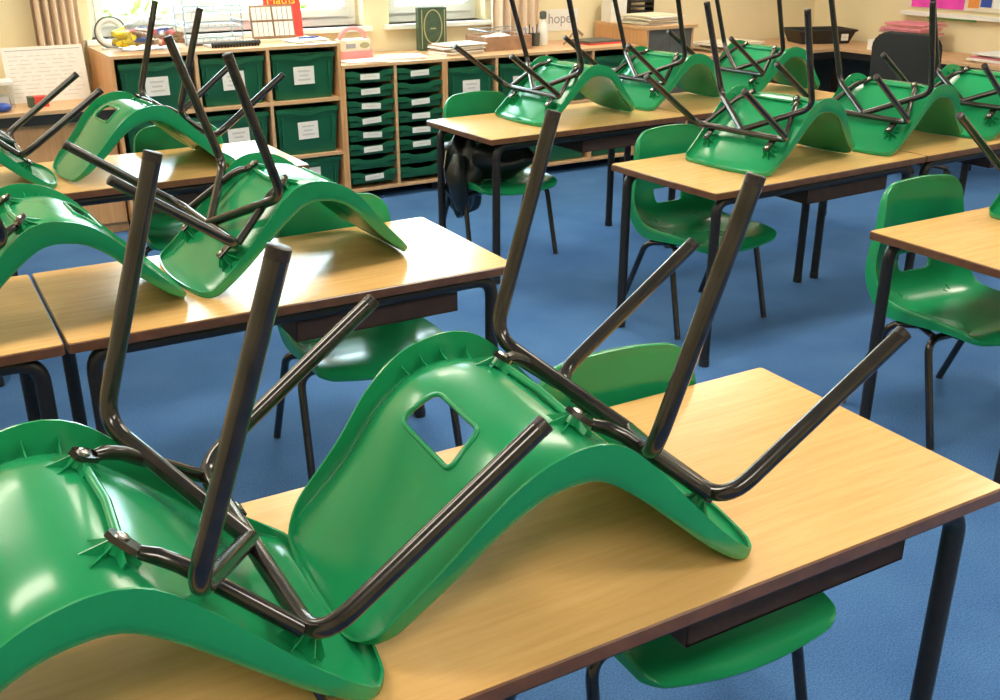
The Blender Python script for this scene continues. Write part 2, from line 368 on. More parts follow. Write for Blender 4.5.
# arc-length table of the profile
_S = [k * (len(PROF) - 1) / 400 for k in range(401)]; _P = [spline(PROF, s) for s in _S]; _L = [0]
for k in range(400): _L.append(_L[-1] + (_P[k + 1] - _P[k]).length)
LEN = _L[-1]
def par(l):
    l = min(max(l, 0), LEN); lo, hi = 0, 400
    while hi - lo > 1:
        m_ = (lo + hi) // 2
        if _L[m_] <= l: lo = m_
        else: hi = m_
    return _S[lo] + (_S[hi] - _S[lo]) * (l - _L[lo]) / max(1e-9, _L[hi] - _L[lo])
def frame_at(s):
    p = spline(PROF, s); a, b = spline(PROF, s - .02), spline(PROF, s + .02); t = (b - a).normalized()
    return p, t, Vector((-t.y, t.x))      # point, tangent, normal to the underside
def shell_point(x, s, d):                 # x across, s along, d depth towards the underside
    p, t, n = frame_at(s); q = p + n * d; return Vector((x, q.x, q.y))
def make_shell():
    RF, RB, AF, AB, LIP = .034, .050, .024, .018, .014
    uh = [0, .15, .3, .45, .58, .70] + [.70 + .30 * math.sin(R(q)) for q in (18, 36, 52, 66, 79, 90)]
    us = [-u for u in reversed(uh[1:])] + uh; rows = 48; nu = len(us)
    def trim(u, w_, r, arch):
        u = abs(u); q = max(0, (u * w_ - (w_ - r)) / r); return arch * u * u + r * (1 - math.sqrt(max(0, 1 - q * q)))
    vs, st, idx = [], [], {}
    for i, u in enumerate(us):
        l0 = trim(u, WID[0], RF, AF); l1 = LEN - trim(u, WID[-1], RB, AB)
        for j in range(rows + 1):
            v = j / rows; l = l0 + (l1 - l0) * v; s = par(l); w_ = spline(WID, s)
            idx[i, j] = len(vs); st.append((u * w_, l, s, u)); vs.append(shell_point(u * w_, s, spline(DISH, s) * (1 - abs(u) ** 4.5)))
    fs = [(idx[i, j], idx[i, j + 1], idx[i + 1, j + 1], idx[i + 1, j]) for i in range(nu - 1) for j in range(rows)]
    loop = [idx[i, 0] for i in range(nu)] + [idx[nu - 1, j] for j in range(1, rows + 1)] + [idx[i, rows] for i in range(nu - 2, -1, -1)] + [idx[0, j] for j in range(rows - 1, 0, -1)]
    NL = len(loop); ends = set(idx[i, j] for i in range(nu) for j in (0, rows)); dep = []
    for q in loop:
        x, l, s, u = st[q]; D = spline(DEP, s); g = 1.0
        if q in ends: g = min(1, max(0, (abs(u) - .72) / .28)); g = g * g * (3 - 2 * g)
        dep.append(LIP + (D - LIP) * g)
    for _ in range(3): dep = [(dep[k - 1] + dep[k] * 2 + dep[(k + 1) % NL]) / 4 for k in range(NL)]
    prev = loop
    for fr_, out in ((.10, .003), (.28, .0052), (.6, .006), (1.0, .0062)):
        ring = []
        for k in range(NL):
            x, l, s, u = st[loop[k]]; xa, la = st[loop[k - 1]][:2]; xb, lb = st[loop[(k + 1) % NL]][:2]
            tx, tl = xb - xa, lb - la; L = math.hypot(tx, tl); ox, ol = tl / L, -tx / L
            p, t, n = frame_at(s); q = p + n * (dep[k] * fr_) + t * (ol * out); ring.append(len(vs)); vs.append(Vector((x + ox * out, q.x, q.y)))
        fs += [(prev[k], prev[(k + 1) % NL], ring[(k + 1) % NL], ring[k]) for k in range(NL)]; prev = ring
    b = MB(); b.add(vs, fs)
    me = bpy.data.meshes.new('shell'); me.from_pydata(b.v, [], b.f)
    bm = bmesh.new(); bm.from_mesh(me); bmesh.ops.recalc_face_normals(bm, faces=bm.faces)
    if sum((f.normal.z for f in bm.faces if abs(f.calc_center_median().x) < .1 and f.calc_center_median().y > 0)) < 0:
        bmesh.ops.reverse_faces(bm, faces=bm.faces)
    bm.normal_update(); bmesh.ops.solidify(bm, geom=bm.faces[:], thickness=.0042); bmesh.ops.recalc_face_normals(bm, faces=bm.faces)
    bm.to_mesh(me); bm.free(); me.materials.append(M['green'])
    so = obj('shell', me)
    # hand hole: rounded trapezoid
    pts = [(-.071, .064), (.071, .064), (.086, .132), (-.086, .132)]; P = []
    for i in range(4):
        p, a, c = Vector(pts[i]), Vector(pts[i - 1]), Vector(pts[(i + 1) % 4]); d1, d2 = (a - p).normalized(), (c - p).normalized()
        A, B = p + d1 * .02, p + d2 * .02
        for k in range(6):
            t = k / 5; P.append(tuple(A * (1 - t) ** 2 + p * 2 * t * (1 - t) + B * t * t))
    co = MB().prism(P, -.32, -.09, 'y').build('hole_cutter', M['green'])
    md = so.modifiers.new('hole', 'BOOLEAN'); md.object = co; md.operation = 'DIFFERENCE'; md.solver = 'EXACT'
    bpy.context.view_layer.update()
    m2 = bpy.data.meshes.new_from_object(so.evaluated_get(bpy.context.evaluated_depsgraph_get()))
    so.modifiers.clear(); so.data = m2; bpy.data.objects.remove(co)
    m2.shade_smooth(); m2.set_sharp_from_angle(angle=.75)
    def on_back(x, z):
        a_, b_ = 5.6, 9.5
        for _ in range(30):
            m_ = (a_ + b_) / 2; w_ = spline(WID, m_); q = shell_point(x, m_, spline(DISH, m_) * (1 - abs(x / w_) ** 4.5) + .0055)
            if q.z < z: a_ = m_
            else: b_ = m_
        return q
    MB().tube([on_back(x, z) for x, z in P], .0042, 6, closed=True).build('hole_rim', M['green'], so, smooth=1.2)
    return so
SHM = []
def make_chair():
    t = thing('school_chair', 'x', 'chair')
    sh = make_shell(); sh.parent = t; SHM.append(sh.data)
    r = .0125
    RT, RBn, FT, FB = (.244, -.222, -.400), (.228, -.073, -.050), (.246, .182, -.400), (.235, .094, -.048)
    for s in (-1, 1):
        def S(p): return (s * p[0], p[1], p[2])
        for tip, bend, to in ((FT, FB, (.05, .094, -.048)), (RT, RBn, (.06, .055, -.052))):
            p = arc_path([S(tip), S(bend), S(to)], .055, 8); p = p[:-1]
            lg = MB().tube(p, r, 14).build('leg', M['tube'], t, smooth=.8)
            d = (Vector(S(bend)) - Vector(S(tip))).normalized(); a = Vector(S(tip))
            MB().tube([a - d * .001, a, a + d * .012], [.011, .0127, .0127], 14).build('leg_tip', M['tip'], lg, smooth=.6)
            if tip is RT:
                MB().tube([p[-1], (0, .088, -.0525)], r, 14).build('rear_brace', M['tube'], t, smooth=.8)
            elif s == 1: fe = p[-1]
        a = [(s * .104, -.132, -.030), (s * .122, -.112, -.030), (s * .128, -.100, -.031), (s * .138, -.085, -.038), (s * .150, -.06, -.043), (s * .205, .088, -.045)]
        rl = MB()
        rl.tube(a[2:], [.0085, .0105, .0105, .0105], 12)
        # flattened end plate
        u = (Vector(a[2]) - Vector(a[0])).normalized(); q = Vector((-u.y, u.x, 0)); c0 = Vector(a[0]) - u * .002
        pl = [c0 - q * .007, c0 - q * .013 + u * .01, Vector(a[2]) - q * .012, Vector(a[2]) + q * .012, c0 + q * .013 + u * .01, c0 + q * .007]
        rl.add([p_ + Vector((0, 0, z)) for z in (-.004, .004) for p_ in pl], [(5, 4, 3, 2, 1, 0), (6, 7, 8, 9, 10, 11)] + [(i, (i + 1) % 6, 6 + (i + 1) % 6, 6 + i) for i in range(6)])
        rl.build('side_rail', M['tube'], t, smooth=.7)
        MB().box((s * .155 - .014, .094, -.040), (s * .155 + .014, .150, -.033)).build('mount_plate', M['tube'], t, bevel=.002)
        for bx, by, zt in ((s * .112, -.120, -.034), (s * .155, .136, -.040)):
            MB().lathe([(.0085, 0), (.008, -.003), (.004, -.0048)], (bx, by, zt), 12).build('bolt', M['steel'], t, smooth=.5)
            bo = MB(); zs = -.020 if by < 0 else -.0095
            bo.lathe([(.011, zs + .006), (.0105, zt + .004)], (bx, by, 0), 12)
            for k in range(7):
                an = 2 * PI * (k + .35) / 7; L = .034
                d = Vector((math.cos(an), math.sin(an), 0)); n_ = Vector((-d.y, d.x, 0)) * .0011
                c = Vector((bx, by, 0)); A = c + d * .009; Bq = c + d * L; up_ = max(0, -d.y) * L * .85 if by < 0 else 0; ps = [(A, zs + .006 + up_ * .3), (Bq, zs + .007 + up_), (Bq, zs - .001 + up_), (A, zt + .006)]
                bo.add([p_ + n_ * g + Vector((0, 0, z)) for g in (-1, 1) for p_, z in ps], [(3, 2, 1, 0), (4, 5, 6, 7)] + [(i, (i + 1) % 4, 4 + (i + 1) % 4, 4 + i) for i in range(4)])
            bo.build('ribbed_boss', M['green'], t)
        for sk in (5.0, 5.6, 6.2, 6.8):   # gussets between shell and rim
            w_, D = spline(WID, sk), spline(DEP, sk); ps = [shell_point(s * (w_ - .034), sk, .022), shell_point(s * (w_ - .002), sk, .010), shell_point(s * (w_ - .002), sk, D * .62), shell_point(s * (w_ - .014), sk, D * .45)]
            p_, tg, n_ = frame_at(sk); off = Vector((0, tg.x, tg.y)) * .0012
            MB().add([p + off * g for g in (-1, 1) for p in ps], [(3, 2, 1, 0), (4, 5, 6, 7)] + [(i, (i + 1) % 4, 4 + (i + 1) % 4, 4 + i) for i in range(4)]).build('gusset', M['green'], t)
    MB().tube([(-fe[0], fe[1], fe[2]), fe], r, 14).build('front_crossbar', M['tube'], t, smooth=.8)
    MB().tube([(-.106, -.113, -.021), (0, -.108, -.025), (.106, -.113, -.021)], .0065, 10).build('cross_rib', M['green'], t, smooth=.8)
    return t
chair0 = make_chair(); cused = [False]
SHV = [v.co.copy() for v in SHM[0].vertices]
SEAT_Z = .4015
def next_chair(label, group):
    t = chair0 if not cused[0] else copy_tree(chair0); cused[0] = True
    t['label'] = label; t['group'] = group; return t
def orient(yaw, tilt, roll=0): return Matrix.Rotation(yaw, 3, 'Z') @ Matrix.Rotation(tilt, 3, 'X') @ Matrix.Rotation(roll, 3, 'Y')
def lows(m):
    a = min((m @ v).z for v in SHV if v.y > .1); b = min((m @ v).z for v in SHV if v.z > .25); return a, b
lo, hi = 3.5, 4.2
for _ in range(30):
    mid = (lo + hi) / 2; a, b = lows(orient(0, mid))
    if a < b: hi = mid       # seat end lower: tilt less
    else: lo = mid
TILT = mid
UP = 'green chairs stacked upside down on the tables'
def upturned(x, y, yaw, label, tilt=None, roll=0.0, lift=0.0):
    t = next_chair(label, UP); m = orient(yaw, TILT if tilt is None else tilt, roll)
    t.rotation_euler = m.to_euler(); t.location = (x, y, TH + .0005 + lift - min((m @ v).z for v in SHV)); return t
STAND = 'green chairs standing at the tables'
def upright(x, y, yaw, label):
    t = next_chair(label, STAND); t.location = (x, y, SEAT_Z); t.rotation_euler = (0, 0, yaw); return t
upturned(.2204, 1.160, 1.568, 'big upturned green chair lying under the top edge of another chair, shiny seat underside', tilt=3.853, roll=.011)
upturned(.8406, 1.1545, 1.517, 'upturned green chair whose backrest laps over its neighbour on the front table', tilt=3.848, roll=.016)
upturned(.845, 2.735, -1.547, 'upturned green chair on the table with the bright sky reflection, legs over the next chair')
upturned(.185, 2.671, -1.55, 'upturned green chair straddling the joint of two tables')
upturned(1.02, 4.207, 1.651, 'upturned green chair in front of the big green bins of the tall cabinet')
upturned(.347, 4.203, 1.552, 'upturned green chair in front of the white poster and side bench')
upturned(2.922, 4.315, -1.539, 'upturned green chair beside the bare table end over the black coat')
upturned(3.635, 4.415, -1.495, 'upturned green chair in front of the orange beech corner cabinet')
upturned(4.319, 4.385, -1.558, 'upturned green chair in front of the bare wall by the black desk tray')
upturned(3.047, 3.008, -1.479, 'upturned green chair nearest the bare table end above the hand hole chair')
upturned(3.762, 3.020, -1.496, 'upturned green chair between two others, below the black desk tray')
upturned(4.42, 3.01, -1.50, 'upturned green chair in front of the black office chair')
upturned(3.305, 1.795, -1.50, 'upturned green chair on the table with a chair behind its corner')
upright(1.178, 1.29, 3.05, 'green chair tucked under the table with the two interlocked chairs')
upright(1.195, 2.785, 3.069, 'green chair tucked under the table with the bright sky reflection')
upright(2.934, 3.184, 3.15, 'green chair with its square hand hole seen under the bare table end')
upright(2.697, 4.45, 3.095, 'green chair with a black coat hung on it')
upright(3.02, 1.985, 3.058, 'green chair with its whole backrest showing behind a bare table corner')
upright(1.115, 4.332, 3.027, 'green chair tucked under the table before the tall tray cabinet')
# ------------------------------------------------------------------ storage along the window wall
def board_unit(t, xa, xb, za, zb, ya, yb, xs, rows, m, top_over=0.0):
    """cabinet body: two sides, top, bottom, back, dividers and shelves, each its own part"""
    q = .018
    MB().box((xa, ya, za), (xa + q, yb, zb - q)).build('side_panel', M['panelwood'], t, bevel=.001)
    MB().box((xb - q, ya, za), (xb, yb, zb - q)).build('side_panel', M['panelwood'], t, bevel=.001)
    MB().box((xa, ya - top_over, zb - q), (xb, yb, zb)).build('top_board', m, t, bevel=.0015)
    MB().box((xa + q, ya, za), (xb - q, yb, za + q)).build('bottom_board', m, t)
    MB().box((xa + q, yb - .008, za + q), (xb - q, yb, zb - q)).build('back_panel', m, t)
    for x in xs: MB().box((x - q / 2, ya + .002, za + q), (x + q / 2, yb - .008, zb - q)).build('divider', m, t)
    ex = [xa + q] + [v for x in xs for v in (x - q / 2, x + q / 2)] + [xb - q]
    for i in range(0, len(ex), 2):
        for z in (rows[i // 2] if rows else []): MB().box((ex[i], ya + .003, z - q / 2), (ex[i + 1], yb - .008, z + q / 2)).build('shelf', m, t)
    for x in (xa + .05, xb - .05): MB().box((x - .03, ya + .06, 0), (x + .03, yb - .05, za)).build('plinth_foot', M['black'], t)
    return ex
def label_card(parent, x, z, w_, h_, y, tilt=0.0):
    m = Matrix.Translation((x, y, z)) @ Matrix.Rotation(tilt, 4, 'Y')
    c = MB().box((-w_ / 2, -.001, -h_ / 2), (w_ / 2, .0005, h_ / 2), m).build('label_card', M['paper'], parent)
    b = MB(); n = 3 if h_ > .05 else 1
    for k in range(n):
        zz = (k - (n - 1) / 2) * h_ * .24; ww = w_ * (.30 if k != 1 else .22)
        b.box((-ww, -.0016, zz - h_ * .045), (ww, -.001, zz + h_ * .045), m)
    b.build('print', M['paleink'], c)
DT = {}
def deep_tray(cx, z0, w_, h_, label, group, lab=True, dz=0.0, push=0.0, tl=0.0):
    t = thing('storage_bin', label, 'bin', (cx, YF + .012 + push, z0), 0, group)
    key = (round(w_, 3), round(h_, 3))
    if key not in DT:
        a, ab, D = w_ / 2, w_ / 2 - .022, .36; b = MB(); z1 = h_ - .03
        def ring(hw, y0, y1, z): return [(-hw, y0, z), (hw, y0, z), (hw, y1, z), (-hw, y1, z)]
        vs = ring(ab, .022, D - .02, 0) + ring(a - .006, .004, D, z1) + ring(a - .006, .004, D, h_) + ring(a - .010, .008, D - .004, h_) + ring(ab - .004, .027, D - .024, .004)
        fs = [(3, 2, 1, 0), (16, 17, 18, 19)]
        for q in (0, 1, 2, 3):
            for i in range(4): fs.append((q * 4 + i, q * 4 + (i + 1) % 4, q * 4 + 4 + (i + 1) % 4, q * 4 + 4 + i))
        b.add(vs, fs); body = b.mesh('tray_body', M['tray'])
        rim = MB(); N = 16; P = []
        for k in range(N + 1):
            x = -a + 2 * a * k / N; dip = .5 * (1 + math.cos(min(1, abs(x) / (a * .62)) * PI)); P.append((x, h_ - .002 - .020 * dip))
        rim.prism([(x, z) for x, z in P] + [(x, z - .024) for x, z in reversed(P)], -.006, .008, 'y')
        DT[key] = (body, rim.mesh('front_rim', M['tray'], smooth=.5), MB().box((-a, .006, h_ - .012), (-a + .008, .36, h_ - .004)).mesh('runner', M['tray']), MB().box((a - .008, .006, h_ - .012), (a, .36, h_ - .004)).mesh('runner', M['tray']),
                   MB().box((-a + .03, .0, .06), (-a + .042, .012, h_ - .05)).mesh('stiffener', M['tray']), MB().box((a - .042, .0, .06), (a - .03, .012, h_ - .05)).mesh('stiffener', M['tray']))
    for n_, me in zip(('tray_body', 'front_rim', 'runner', 'runner', 'stiffener', 'stiffener'), DT[key]): obj(n_, me, t)
    if lab:
        lw, lh = (.125, .10) if h_ > .15 else (.095, .03)
        label_card(t, .0 if h_ > .15 else 0, h_ * .52 + dz, lw, lh, .003 if h_ > .15 else -.007, tl)
    return t
def shallow_tray(cx, z0, w_, label, lab=True, tl=0.0):
    t = thing('drawer_tray', label, 'tray', (cx, YF + .01, z0), 0, 'shallow green tray drawers'); h_ = .070; a = w_ / 2
    if 's' not in DT:
        b = MB(); D = .40; b.box((-a + .012, .012, 0), (a - .012, D, .004)); b.box((-a + .012, .012, .004), (-a + .016, D, .05)); b.box((a - .016, .012, .004), (a - .012, D, .05)); b.box((-a + .016, D - .004, .004), (a - .016, D, .05)); b.box((-a + .016, .012, .004), (a - .016, .016, .04))
        N = 20; P = []; Q = []
        for k in range(N + 1):
            x = -a + 2 * a * k / N; q = .5 * (1 + math.tanh((a * .50 - abs(x)) * 60)); P.append((x, h_ - .002 - .016 * q)); Q.append((x, h_ - .030 - .018 * q))
        f = MB().prism(P + Q[::-1], -.008, .010, 'y').mesh('front_rim', M['tray'], smooth=.5)
        lo_ = MB().box((-a + .014, .002, .0), (a - .014, .012, h_ - .040)).mesh('front_panel', M['tray'])
        DT['s'] = (b.mesh('tray_body', M['tray']), f, lo_)
    for n_, me in zip(('tray_body', 'front_rim', 'front_panel'), DT['s']): obj(n_, me, t)
    if lab: label_card(t, 0, h_ * .48, .125, .034, -.009, tl)
    return t
YB = Y1 - .03
# tall unit with three columns of deep bins
tall = thing('tall_tray_cabinet', 'taller beech cabinet with three columns of deep green bins by the window', 'cabinet')
TX0, TX1, TZ = 1.15, 2.445, .953
board_unit(tall, TX0, TX1, .06, TZ, YF, YB, [1.60, 2.005], [[.635, .315]] * 3, M['shelfwood'])
cols = [1.15 + .018 + (1.591 - 1.168) / 2, (1.609 + 1.996) / 2, (2.014 + 2.427) / 2]
for ci, cx in enumerate(cols):
    for ri, (z0, h_) in enumerate(((.645, .262), (.325, .272), (.08, .215))):
        deep_tray(cx, z0, .385 if ci != 1 else .365, h_, '%s deep green bin in the tall cabinet, in the column below the %s' % (['topmost', 'middle', 'lowest'][ri], ['clear plastic bag', 'wire letter trays', 'white card rack'][ci]), 'deep green bins in the tall cabinet', tl=random.uniform(-.03, .03), push=random.uniform(0, .012))
# low unit with two columns of shallow trays
low = thing('low_tray_cabinet', 'lower beech cabinet with two columns of shallow green trays', 'cabinet')
LX0, LX1, LZ = 2.447, 3.135, .822
board_unit(low, LX0, LX1, .06, LZ, YF, YB, [2.795], [[], []], M['shelfwood'])
for ci, cx in enumerate(((2.465 + 2.786) / 2, (2.804 + 3.117) / 2)):
    for k in range(8):
        gap = (ci == 1 and k == 1)
        shallow_tray(cx, .715 - k * .0865, .312, '%s shallow green tray in the column %s' % (['topmost', 'second', 'third', 'fourth', 'fifth', 'sixth', 'seventh', 'lowest'][k], ['next to the tall cabinet', 'next to the long low cabinet'][ci]), lab=not gap and not (k >= 6 and ci == 1) and k != 6, tl=random.uniform(-.06, .06))
# long low unit on to the corner
lng = thing('long_low_cabinet', 'long low beech cabinet of green bins running to the corner cabinet', 'cabinet')
GX0, GX1 = 3.137, 4.66
board_unit(lng, GX0, GX1, .06, LZ, YF, YB, [3.515, 3.895, 4.275], [[.47]] * 4, M['shelfwood'])
for i in range(4):
    xa = GX0 + .38 * i + .018 if i == 0 else 3.137 + .38 * i + .008
    cx = (3.137 + .378 * i + 3.137 + .378 * (i + 1)) / 2 + .006
    for ri, (z0, h_) in enumerate(((.485, .275), (.085, .29))):
        deep_tray(cx, z0, .335, h_, '%s deep green bin of the long low cabinet, beneath the %s' % ('upper' if ri == 0 else 'lower', ['stack of booklets', 'wooden crate', 'white bottle', 'flat grey folder'][i]), 'deep green bins in the long low cabinet', push=random.uniform(0, .01))
# corner cabinet
cc = thing('corner_cabinet', 'orange beech corner cabinet with a dark grey front', 'cabinet')
CX0, CX1, CY0, CZ = 4.70, 5.12, 5.77, .94
MB().box((CX0, CY0, .04), (CX0 + .018, YB, CZ - .022)).build('side_panel', M['panelwood'], cc)
MB().box((CX1 - .018, CY0, .04), (CX1, YB, CZ - .022)).build('side_panel', M['panelwood'], cc)
MB().box((CX0 - .01, CY0 - .012, CZ - .022), (CX1 + .03, YB, CZ)).build('top_board', M['shelfwood'], cc, bevel=.003)
MB().box((CX0 + .018, YB - .01, .04), (CX1 - .018, YB, CZ - .022)).build('back_panel', M['panelwood'], cc)
MB().box((CX0 + .018, CY0 + .004, 0), (CX1 - .018, YB - .01, .06)).build('plinth', M['black'], cc)
for k in range(2):
    xa = CX0 + .02 + k * .191; d = MB().box((xa, CY0 - .002, .07), (xa + .187, CY0 + .016, CZ - .026)).build('door', M['greymetal'], cc, bevel=.002)
    hx = xa + (.165 if k == 0 else .022); MB().tube([(hx, CY0 - .003, .50), (hx, CY0 - .025, .51), (hx, CY0 - .025, .60), (hx, CY0 - .003, .61)], .005).build('handle', M['steel'], d)
# side bench to the left of the tall unit
bn = thing('side_bench', 'low beech side bench with dark rail beside the tall cabinet', 'bench')
MB().box((-.9, YF, .682), (1.145, YB, .702)).build('bench_top', M['shelfwood'], bn, bevel=.002)
MB().box((-.9, YF + .005, .632), (1.145, YF + .03, .682)).build('front_rail', M['black'], bn)
for k in range(4):
    d = MB().box((-.895 + .51 * k, YF + .05, .06), (-.895 + .51 * k + .50, YF + .07, .63)).build('door', M['panelwood'], bn, bevel=.002)
    MB().lathe([(.006, 0), (.012, .012), (.010, .018)], (0, 0, 0), 10, Matrix.Translation((-.895 + .51 * k + .45, YF + .05, .5)) @ Matrix.Rotation(PI / 2, 4, 'X')).build('knob', M['steel'], d)
MB().box((-.9, YF + .08, 0), (1.145, YB, .632)).build('carcass', M['panelwood'], bn)
# desk along the right wall
dk = thing('corner_desk', 'L shaped beech desk running round the far room corner', 'desk')
DZ = .72
MB().prism([(5.25, 5.62), (6.46, 5.62), (6.46, 1.5), (6.985, 1.5), (6.985, Y1 - .02), (5.25, Y1 - .02)], DZ - .025, DZ).build('desk_top', M['shelfwood'], dk, bevel=.002)
MB().box((5.27, 5.635, DZ - .075), (6.44, 5.655, DZ - .025)).build('front_rail', M['black'], dk)
MB().box((6.475, 1.52, DZ - .075), (6.495, 5.63, DZ - .025)).build('side_rail', M['black'], dk)
for x, y in ((5.3, 5.68), (5.3, 6.3), (6.50, 5.66), (6.50, 4.4), (6.50, 3.2), (6.9, 3.2), (6.9, 1.6), (6.5, 1.6)):
    MB().box((x - .02, y - .02, 0), (x + .02, y + .02, DZ - .075)).build('leg', M['tube'], dk)
MB().box((5.32, 6.30, .10), (6.9, 6.32, DZ - .03)).build('modesty_panel', M['greymetal'], dk)
MB().box((6.88, 1.6, .10), (6.90, 6.29, DZ - .03)).build('modesty_panel', M['greymetal'], dk)
# ------------------------------------------------------------------ things on the tall cabinet
def sheet_stack(name, x, y, z, w_, d, n, m, label, cat, rz=0.0, th=.004, group=None, spread=.02):
    t = thing(name, label, cat, (x, y, z), rz, group); rnd = random.Random(int(x * 991 + y * 77)); zz = 0
    for k in range(n):
        mt = Matrix.Translation((rnd.uniform(-spread, spread), rnd.uniform(-spread, spread), zz)) @ Matrix.Rotation(rnd.uniform(-.12, .12), 4, 'Z'); zz += th
        MB().box((-w_ / 2, -d / 2, 0), (w_ / 2, d / 2, th * .92), mt).build('sheet', m[k % len(m)], t)
    return t
# ring, seen against the window
rg = thing('white_hoop', 'white hoop with a dark rim standing at the end of the tall cabinet', 'hoop', (1.245, 6.17, TZ))
def circ(r, n=32): return [(r * math.cos(2 * PI * k / n), 0, .088 + r * math.sin(2 * PI * k / n)) for k in range(n)]
MB().tube(circ(.066), .018, 10, closed=True).build('hoop', M['white'], rg, smooth=1)
MB().tube([(x, y - .012, z) for x, y, z in circ(.083)], .004, 8, closed=True).build('rim', M['greymetal'], rg, smooth=1)
MB().box((-.05, -.03, 0), (.05, .03, .006)).build('foot', M['white'], rg)
# clear bag of coloured things
bag = thing('plastic_bag', 'clear plastic bag of bright odds and ends beside the white hoop', 'bag', (1.42, 6.03, TZ))
def blob(c, rx, ry, rz_, seed, m, name, parent, amp=.12, n=14):
    rnd = random.Random(seed); ph = [rnd.uniform(0, 6) for _ in range(6)]; vs = []; fs = []
    for i in range(n + 1):
        th = PI * i / n
        for k in range(2 * n):
            a = PI * k / n; q = 1 + amp * (math.sin(3 * a + ph[0] + 2 * th) + .6 * math.sin(5 * a + ph[1] - 3 * th) + .5 * math.sin(7 * th + ph[2] + a))
            vs.append((c[0] + rx * q * math.sin(th) * math.cos(a), c[1] + ry * q * math.sin(th) * math.sin(a), max(0.001, c[2] + rz_ * q * math.cos(th))))
    for i in range(n):
        for k in range(2 * n): fs.append((i * 2 * n + k, i * 2 * n + (k + 1) % (2 * n), (i + 1) * 2 * n + (k + 1) % (2 * n), (i + 1) * 2 * n + k))
    return MB().add(vs, fs).build(name, m, parent, smooth=1.0)
blob((.0, 0, .075), .20, .11, .085, 3, M['clear'], 'bag_skin', bag, .07, 18)
rnd = random.Random(11)
for k in range(90):
    x = rnd.uniform(-.16, .16); m_ = M['yellow'] if x < -.09 else (M['red'] if (k % 5 == 0) else (M['brown'] if k % 3 else M['cream']))
    if k % 9 == 0: m_ = M['blue']
    a = rnd.uniform(0, PI); e = rnd.uniform(-.4, .4); d = Vector((math.cos(a) * .045, math.sin(a) * .035, e * .03)); c = Vector((x, rnd.uniform(-.05, .05), rnd.uniform(.034, .105)))
    MB().tube([c - d, c + d], .014, 8).build('coloured_stick', m_, bag)
# letter trays of wire
lt = thing('wire_letter_trays', 'three tier silver wire letter tray stack against the window', 'letter tray', (1.80, 6.18, TZ))
for k in range(3):
    z = .012 + k * .085; b = MB(); w_, d = .33, .24
    loop = arc_path([(-w_ / 2, d / 2, z + .03), (-w_ / 2, -d / 2, z + .03), (w_ / 2, -d / 2, z + .03), (w_ / 2, d / 2, z + .03)], .03, 5)
    b.tube(loop, .004, 6); b.tube([(q.x * .95, q.y * .95, z) for q in loop], .003, 6)
    for j in range(9):
        x = -w_ / 2 * .9 + w_ * .9 * j / 8; b.tube([(x, -d / 2, z + .03), (x, -d / 2 * .95, z), (x, d / 2, z)], .0018, 5)
    b.build('tier', M['wire'], lt); MB().box((-w_ / 2 * .85, -d / 2 * .85, z + .003), (w_ / 2 * .85, d / 2 * .9, z + .014)).build('papers', M['paper'], lt)
for x in (-.165, .165):
    for y in (-.09, .10): MB().tube([(x, y, 0), (x, y, .30)], .004, 6).build('upright', M['wire'], lt)
cb = thing('comb_bound_booklet', 'booklet with a black plastic comb spine below the wire letter trays', 'booklet', (1.86, 5.93, TZ), .06)
MB().box((-.145, -.02, .0), (.145, .10, .012)).build('pages', M['paper'], cb)
b = MB()
for k in range(16): b.tube([(-.135 + .018 * k + .005 * math.cos(a), -.022 + .014 * math.cos(a), .016 + .014 * math.sin(a)) for a in [j * PI / 5 for j in range(10)]], .0045, 6, closed=True)
b.tube([(-.142, -.028, .020), (.142, -.028, .020)], .011, 8); b.build('comb_spine', M['black'], cb)
# pocket chart and red book
mb_ = thing('red_book', 'red book reading Maths standing behind the white card rack', 'book', (2.30, 6.30, TZ), -.05)
mt = Matrix.Rotation(-.14, 4, 'X')
MB().box((-.115, 0, 0), (.115, .018, .30), mt).build('cover', M['red'], mb_)
MB().box((-.112, .003, .003), (.117, .015, .297), mt).build('pages', M['pages'], mb_)
text_mesh('title', 'Maths', .075, M['yellow'], mb_, mt @ Matrix.Translation((-.005, -.001, .215)) @ Matrix.Rotation(PI / 2, 4, 'X'))
rk = thing('card_rack', 'white rack of small cards in two rows in front of the red book', 'card rack', (2.17, 6.12, TZ), -.04)
mt = Matrix.Rotation(-.22, 4, 'X')
MB().box((-.13, .01, .015), (.13, .022, .205), mt).build('backing', M['brown'], rk)
for r_ in range(2):
    for k in range(8):
        x = -.122 + .0305 * k + (.004 if k > 3 else 0); MB().box((x, 0, .028 + .092 * r_), (x + .026, .008, .108 + .092 * r_ - (.008 if r_ else 0)), mt).build('card', M['paper'], rk)
MB().box((-.13, -.003, .112), (.13, .01, .118), mt).build('pocket_strip', M['brown'], rk); MB().box((-.13, -.003, .016), (.13, .01, .026), mt).build('pocket_strip', M['brown'], rk)
MB().box((.0, -.003, .02), (.006, .009, .205), mt).build('centre_strip', M['brown'], rk)
MB().box((-.135, -.06, 0), (.135, .07, .012)).build('foot', M['cream'], rk)
sheet_stack('paper_sheets', 2.30, 5.95, TZ, .21, .14, 4, [M['paper']], 'loose white sheets on the end of the tall cabinet', 'papers', .1)
pn = thing('dark_pen', 'thin dark pen lying on the white sheets of the tall cabinet', 'pen', (2.33, 5.99, TZ + .0165), .2)
MB().tube([(-.07, 0, .005), (.06, 0, .005)], .005, 8).build('barrel', M['blue'], pn); MB().tube([(.06, 0, .005), (.07, 0, .005)], [.005, .001], 8).build('nib', M['black'], pn)
